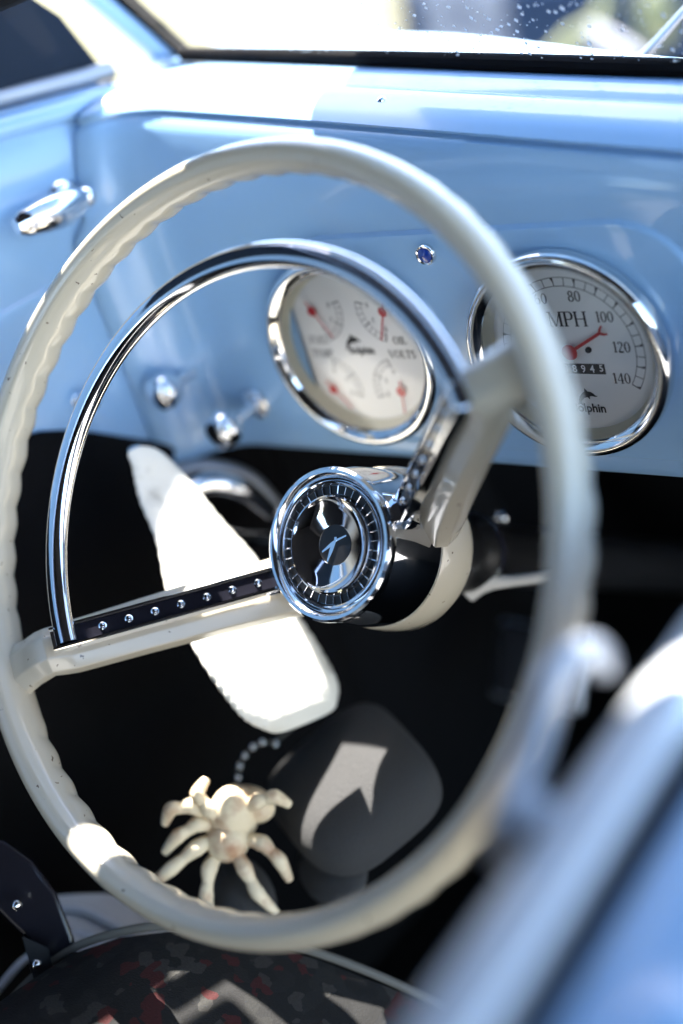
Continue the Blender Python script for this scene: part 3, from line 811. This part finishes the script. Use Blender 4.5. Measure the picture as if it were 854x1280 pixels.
lev = empty('brake_lever', at(280, 640, .95)); VL = -lev.location
tag(lev, 'blurred chrome pull handle with curved bracket under the dashboard', 'lever')
b = MB(); b.tube([at(x, y, z)+VL for x, y, z in ((225, 622, .93), (260, 606, .94), (300, 612, .95), (338, 640, .97))], [.006, .009, .009, .007], 14); b.build('handle_grip', MAT['chrome'], lev)
b = MB(); b.tube([at(x, y, z)+VL for x, y, z in ((215, 590, .96), (260, 585, .97), (310, 598, .98), (350, 640, .99))], [.006, .007, .007, .006], 12); b.build('upper_bracket', MAT['satin_silver'], lev)
b = MB(); b.ball(at(256, 664, .93)+VL, .014, 12); b.tube([at(256, 664, .93)+VL, at(300, 672, .95)+VL, at(345, 676, .98)+VL], [.009, .006, .006], 12); b.build('pivot_knob', MAT['chrome'], lev)

fz = empty('fuzzy_cushion', at(440, 1010, .86)); ZL = -fz.location
tag(fz, 'black fuzzy cushion with rounded lobes, its top bleached by sun, in the footwell', 'cushion')
def blob(name, x, y, z, sx, sy, sz, m, parent, off, rz=0, rx=0):
    b = MB(); Mx = Matrix.Rotation(R(rz), 3, 'Z') @ Matrix.Rotation(R(rx), 3, 'X'); b.ball(at(x, y, z)+off, 1.0, 16, (sx, sy, sz), Mx); return b.build(name, m, parent)
def pad(name, x, y, z, sx, sy, sz, e, m, parent, off, rot):
    b = MB(); N1, N2 = 28, 48; v = []; f = []
    sp_ = lambda q: math.copysign(abs(q)**e, q)
    for i in range(N1+1):
        la = -PI/2+PI*i/N1
        for j in range(N2):
            lo = 2*PI*j/N2
            wob = 1+.03*math.sin(3*lo+1)*math.cos(la)
            v.append(at(x, y, z)+off+rot @ V((sx*sp_(math.cos(la))*sp_(math.cos(lo))*wob, sy*sp_(math.cos(la))*sp_(math.sin(lo))*wob, sz*math.copysign(abs(math.sin(la))**.8, math.sin(la)))))
    for i in range(N1):
        for j in range(N2): f.append((i*N2+j, i*N2+(j+1) % N2, (i+1)*N2+(j+1) % N2, (i+1)*N2+j))
    return b.add(v, f).build(name, m, parent, ang=80)
pad('main_lobe', 442, 985, .866, .058, .052, .026, .55, MAT['black_fuzz'], fz, ZL, (Matrix.Rotation(R(-28), 3, 'Z') @ Matrix.Rotation(R(14), 3, 'X')))
blob('lower_lobe', 415, 1085, .850, .034, .022, .012, MAT['black_fuzz'], fz, ZL, -25, 20)
blob('lower_lobe', 300, 1122, .845, .036, .022, .022, MAT['black_fuzz'], fz, ZL, -30, 10)

cw = empty('claw_ornament', at(285, 1050, .80)); CWL = -cw.location
tag(cw, 'pale bony claw with several knobbly bent fingers, sunlit inside the lower wheel', 'ornament')
ZC = .826
b = MB(); b.ball(at(292, 1020, ZC+.006)+CWL, .019, 14, (.8, .9, 1.3), Matrix.Rotation(R(20), 3, 'Y')); b.ball(at(312, 1005, ZC+.012)+CWL, .015, 12, (1.3, .8, .8)); b.ball(at(285, 1050, ZC)+CWL, .014, 12)
b.build('palm', MAT['bone'], cw)
fing = [[(286, 1030), (262, 1012), (247, 992), (258, 974)], [(280, 1040), (246, 1060), (214, 1086), (186, 1108)], [(280, 1052), (262, 1086), (258, 1120), (262, 1152)], [(288, 1052), (306, 1086), (322, 1116), (346, 1142)],
        [(296, 1046), (328, 1054), (350, 1076), (362, 1100)], [(280, 1034), (248, 1030), (222, 1046), (206, 1066)], [(300, 1016), (322, 1002), (344, 996), (362, 1006)], [(276, 1024), (240, 1008), (214, 1012), (206, 1030)]]
for i, F in enumerate(fing):
    b = MB(); zz = [ZC, ZC-.009, ZC-.011, ZC-.006]
    P = [at(x, y, zz[k]+.002*(i % 3)) for k, (x, y) in enumerate(F)]
    M1 = (P[1]+P[2])/2; M0 = (P[0]+P[1])/2
    b.tube([p+CWL for p in (P[0], M0, P[1], M1, P[2], P[3])], [.0056, .0040, .0054, .0037, .0048, .0026], 14, sub=8)
    b.build('finger', MAT['bone'], cw, ang=80)
# dim strand of beads beside the claw
bd = empty('bead_string', at(310, 960, .845)); BD = -bd.location
tag(bd, 'short string of shiny round beads hanging above the bony claw', 'beads')
for (x, y) in ((298, 972), (300, 958), (306, 945), (316, 934), (328, 928), (345, 930)):
    b = MB(); b.ball(at(x, y, .90)+BD, .0030, 8); b.build('bead', MAT['bezel_chrome'], bd)

b = MB(); b.tube([at(x, y, .90)+BD for x, y in ((292, 1000), (298, 972), (300, 958), (306, 945), (316, 934), (328, 928), (345, 926), (372, 905))], .0009, 6); b.build('cord', MAT['pipe_grey'], bd)
def pedal(name, label, x, y, z):
    p = empty(name, (x, y, z)); tag(p, label, 'pedal')
    Mp = Matrix.Rotation(R(-38), 4, 'X')
    b = MB(); b.box((0, 0, 0), (.085, .014, .065), Mp, .006); b.build('foot_pad', MAT['rubber'], p)
    b = MB(); b.box((0, .004, 0), (.092, .010, .072), Mp, .005); b.build('pad_rim', MAT['satin_silver'], p)
    b = MB(); b.tube([(0, .01, .01), (0, .09, .10), (0, .12, .24)], [.009, .008, .010], 10, flat=1.5); b.build('pedal_arm', MAT['black_plastic'], p)
pedal('clutch_pedal', 'dark rubber clutch pedal, the left one of two under the dashboard', -.58, .76, -.70)
pedal('brake_pedal', 'dark rubber brake pedal, the right one of two under the dashboard', -.40, .76, -.70)
# ================================================================== OUTSIDE
g = mk('ground', [(-60, -60, -1.45), (60, -60, -1.45), (60, 80, -1.45), (-60, 80, -1.45)], [(0, 1, 2, 3)], MAT['concrete']); tag(g, kind='structure')
lawn = mk('lawn', [(-60, -30, -1.44), (-3.2, -30, -1.44), (-4.9, 6.2, -1.44), (-16, 80, -1.44), (-60, 80, -1.44)], [(0, 1, 2, 3, 4)], MAT['straw']); tag(lawn, kind='structure')
# dark neighbour and loose blurred things beyond the windscreen
bg = empty('parked_truck', at(700, -10, 4.0)); GL = -bg.location
tag(bg, 'dark blurred side of a parked vehicle beyond the windscreen, upper right', 'truck')
b = MB(); b.loft([[at(x, y, z)+GL for x, y in ((488, -160), (496, 0), (505, 90), (520, 180), (1300, 200), (1300, -160))] for z in (4.6, 6.5)]); b.build('truck_side', MAT['navy'], bg)
def pale(name, label, cat, pts, z, th_, m):
    r = slab(pts, z, th_); c = sum((p for p in r.v), V((0,0,0)))/len(r.v); r.v = [p-c for p in r.v]
    o = r.build(name, m, None, loc=c); tag(o, label, cat); return o
pale('canvas_sheet', 'pale grey ribbed canvas sheet hanging beyond the windscreen', 'sheet', [(506, -40), (630, -40), (640, 70), (545, 70)], 2.6, .05, MAT['pale_canvas'])
b = MB(); P = [at(x, y, 2.2) for x, y in ((690, 78), (716, 50), (745, 30), (757, 5), (752, -30))]; c0 = P[0].copy()
b.tube([p-c0 for p in P], [.018, .018, .015, .012, .010], 12); o = b.build('curved_pipe', MAT['yellow_green'], None, loc=c0); tag(o, 'thick yellow green curved pipe, blurred, beyond the windscreen', 'pipe')
b = MB(); P = [at(x, y, 2.1) for x, y in ((735, 38), (770, 58), (800, 80))]; c0 = P[0].copy()
b.tube([p-c0 for p in P], [.014, .016, .016], 12); o = b.build('pale_pole', MAT['pale_pipe'], None, loc=c0); tag(o, 'short pale pole leaning to the right of the yellow green pipe', 'pole')
b = MB(); c0 = at(820, 20, 3.0); b.ball((0, 0, 0), .045, 12, (1, 1, 1.5)); o = b.build('yellow_drum', MAT['yellow_green'], None, loc=c0); tag(o, 'small pale yellow drum, blurred, at the top right corner', 'drum')

# ================================================================== LIGHT
Sdir = V((-.256, .362, .899)).normalized()
world = bpy.data.worlds.new('World'); scene.world = world; world.use_nodes = True
nt = world.node_tree; bgd = nt.nodes['Background']; sky = nt.nodes.new('ShaderNodeTexSky'); sky.sky_type = 'NISHITA'; sky.sun_disc = False
elev = math.asin(Sdir.z); sky.sun_elevation = elev; sky.sun_rotation = math.atan2(Sdir.x, Sdir.y)
nt.links.new(sky.outputs['Color'], bgd.inputs['Color']); bgd.inputs['Strength'].default_value = .15
sl = bpy.data.lights.new('sun', 'SUN'); sl.energy = 5.0; sl.angle = R(.5); sl.color = (1, .95, .86)
so = bpy.data.objects.new('sun', sl); col.objects.link(so); so.location = (0, 0, 5)
so.rotation_euler = Sdir.to_track_quat('Z', 'Y').to_euler()

# ================================================================== CAMERA
cd = bpy.data.cameras.new('camera'); co = bpy.data.objects.new('camera', cd); col.objects.link(co); scene.camera = co
Mc = Matrix((( ROW[0].x, -ROW[1].x, -ROW[2].x), (ROW[0].y, -ROW[1].y, -ROW[2].y), (ROW[0].z, -ROW[1].z, -ROW[2].z))).to_4x4()
co.matrix_world = Mc
cd.sensor_fit = 'VERTICAL'; cd.sensor_height = 36; cd.sensor_width = 24; cd.lens = FPX/1280*36
cd.clip_start = .02; cd.clip_end = 400
cd.dof.use_dof = True; cd.dof.focus_distance = .757; cd.dof.aperture_fstop = 1.6; cd.dof.aperture_blades = 0
scene.render.resolution_x = 683; scene.render.resolution_y = 1024
scene.view_settings.view_transform = 'Standard'; scene.view_settings.look = 'None'; scene.view_settings.gamma = 1
scene.view_settings.exposure = 2.7
scene.render.engine = 'CYCLES'
scene.cycles.max_bounces = 10; scene.cycles.transparent_max_bounces = 12
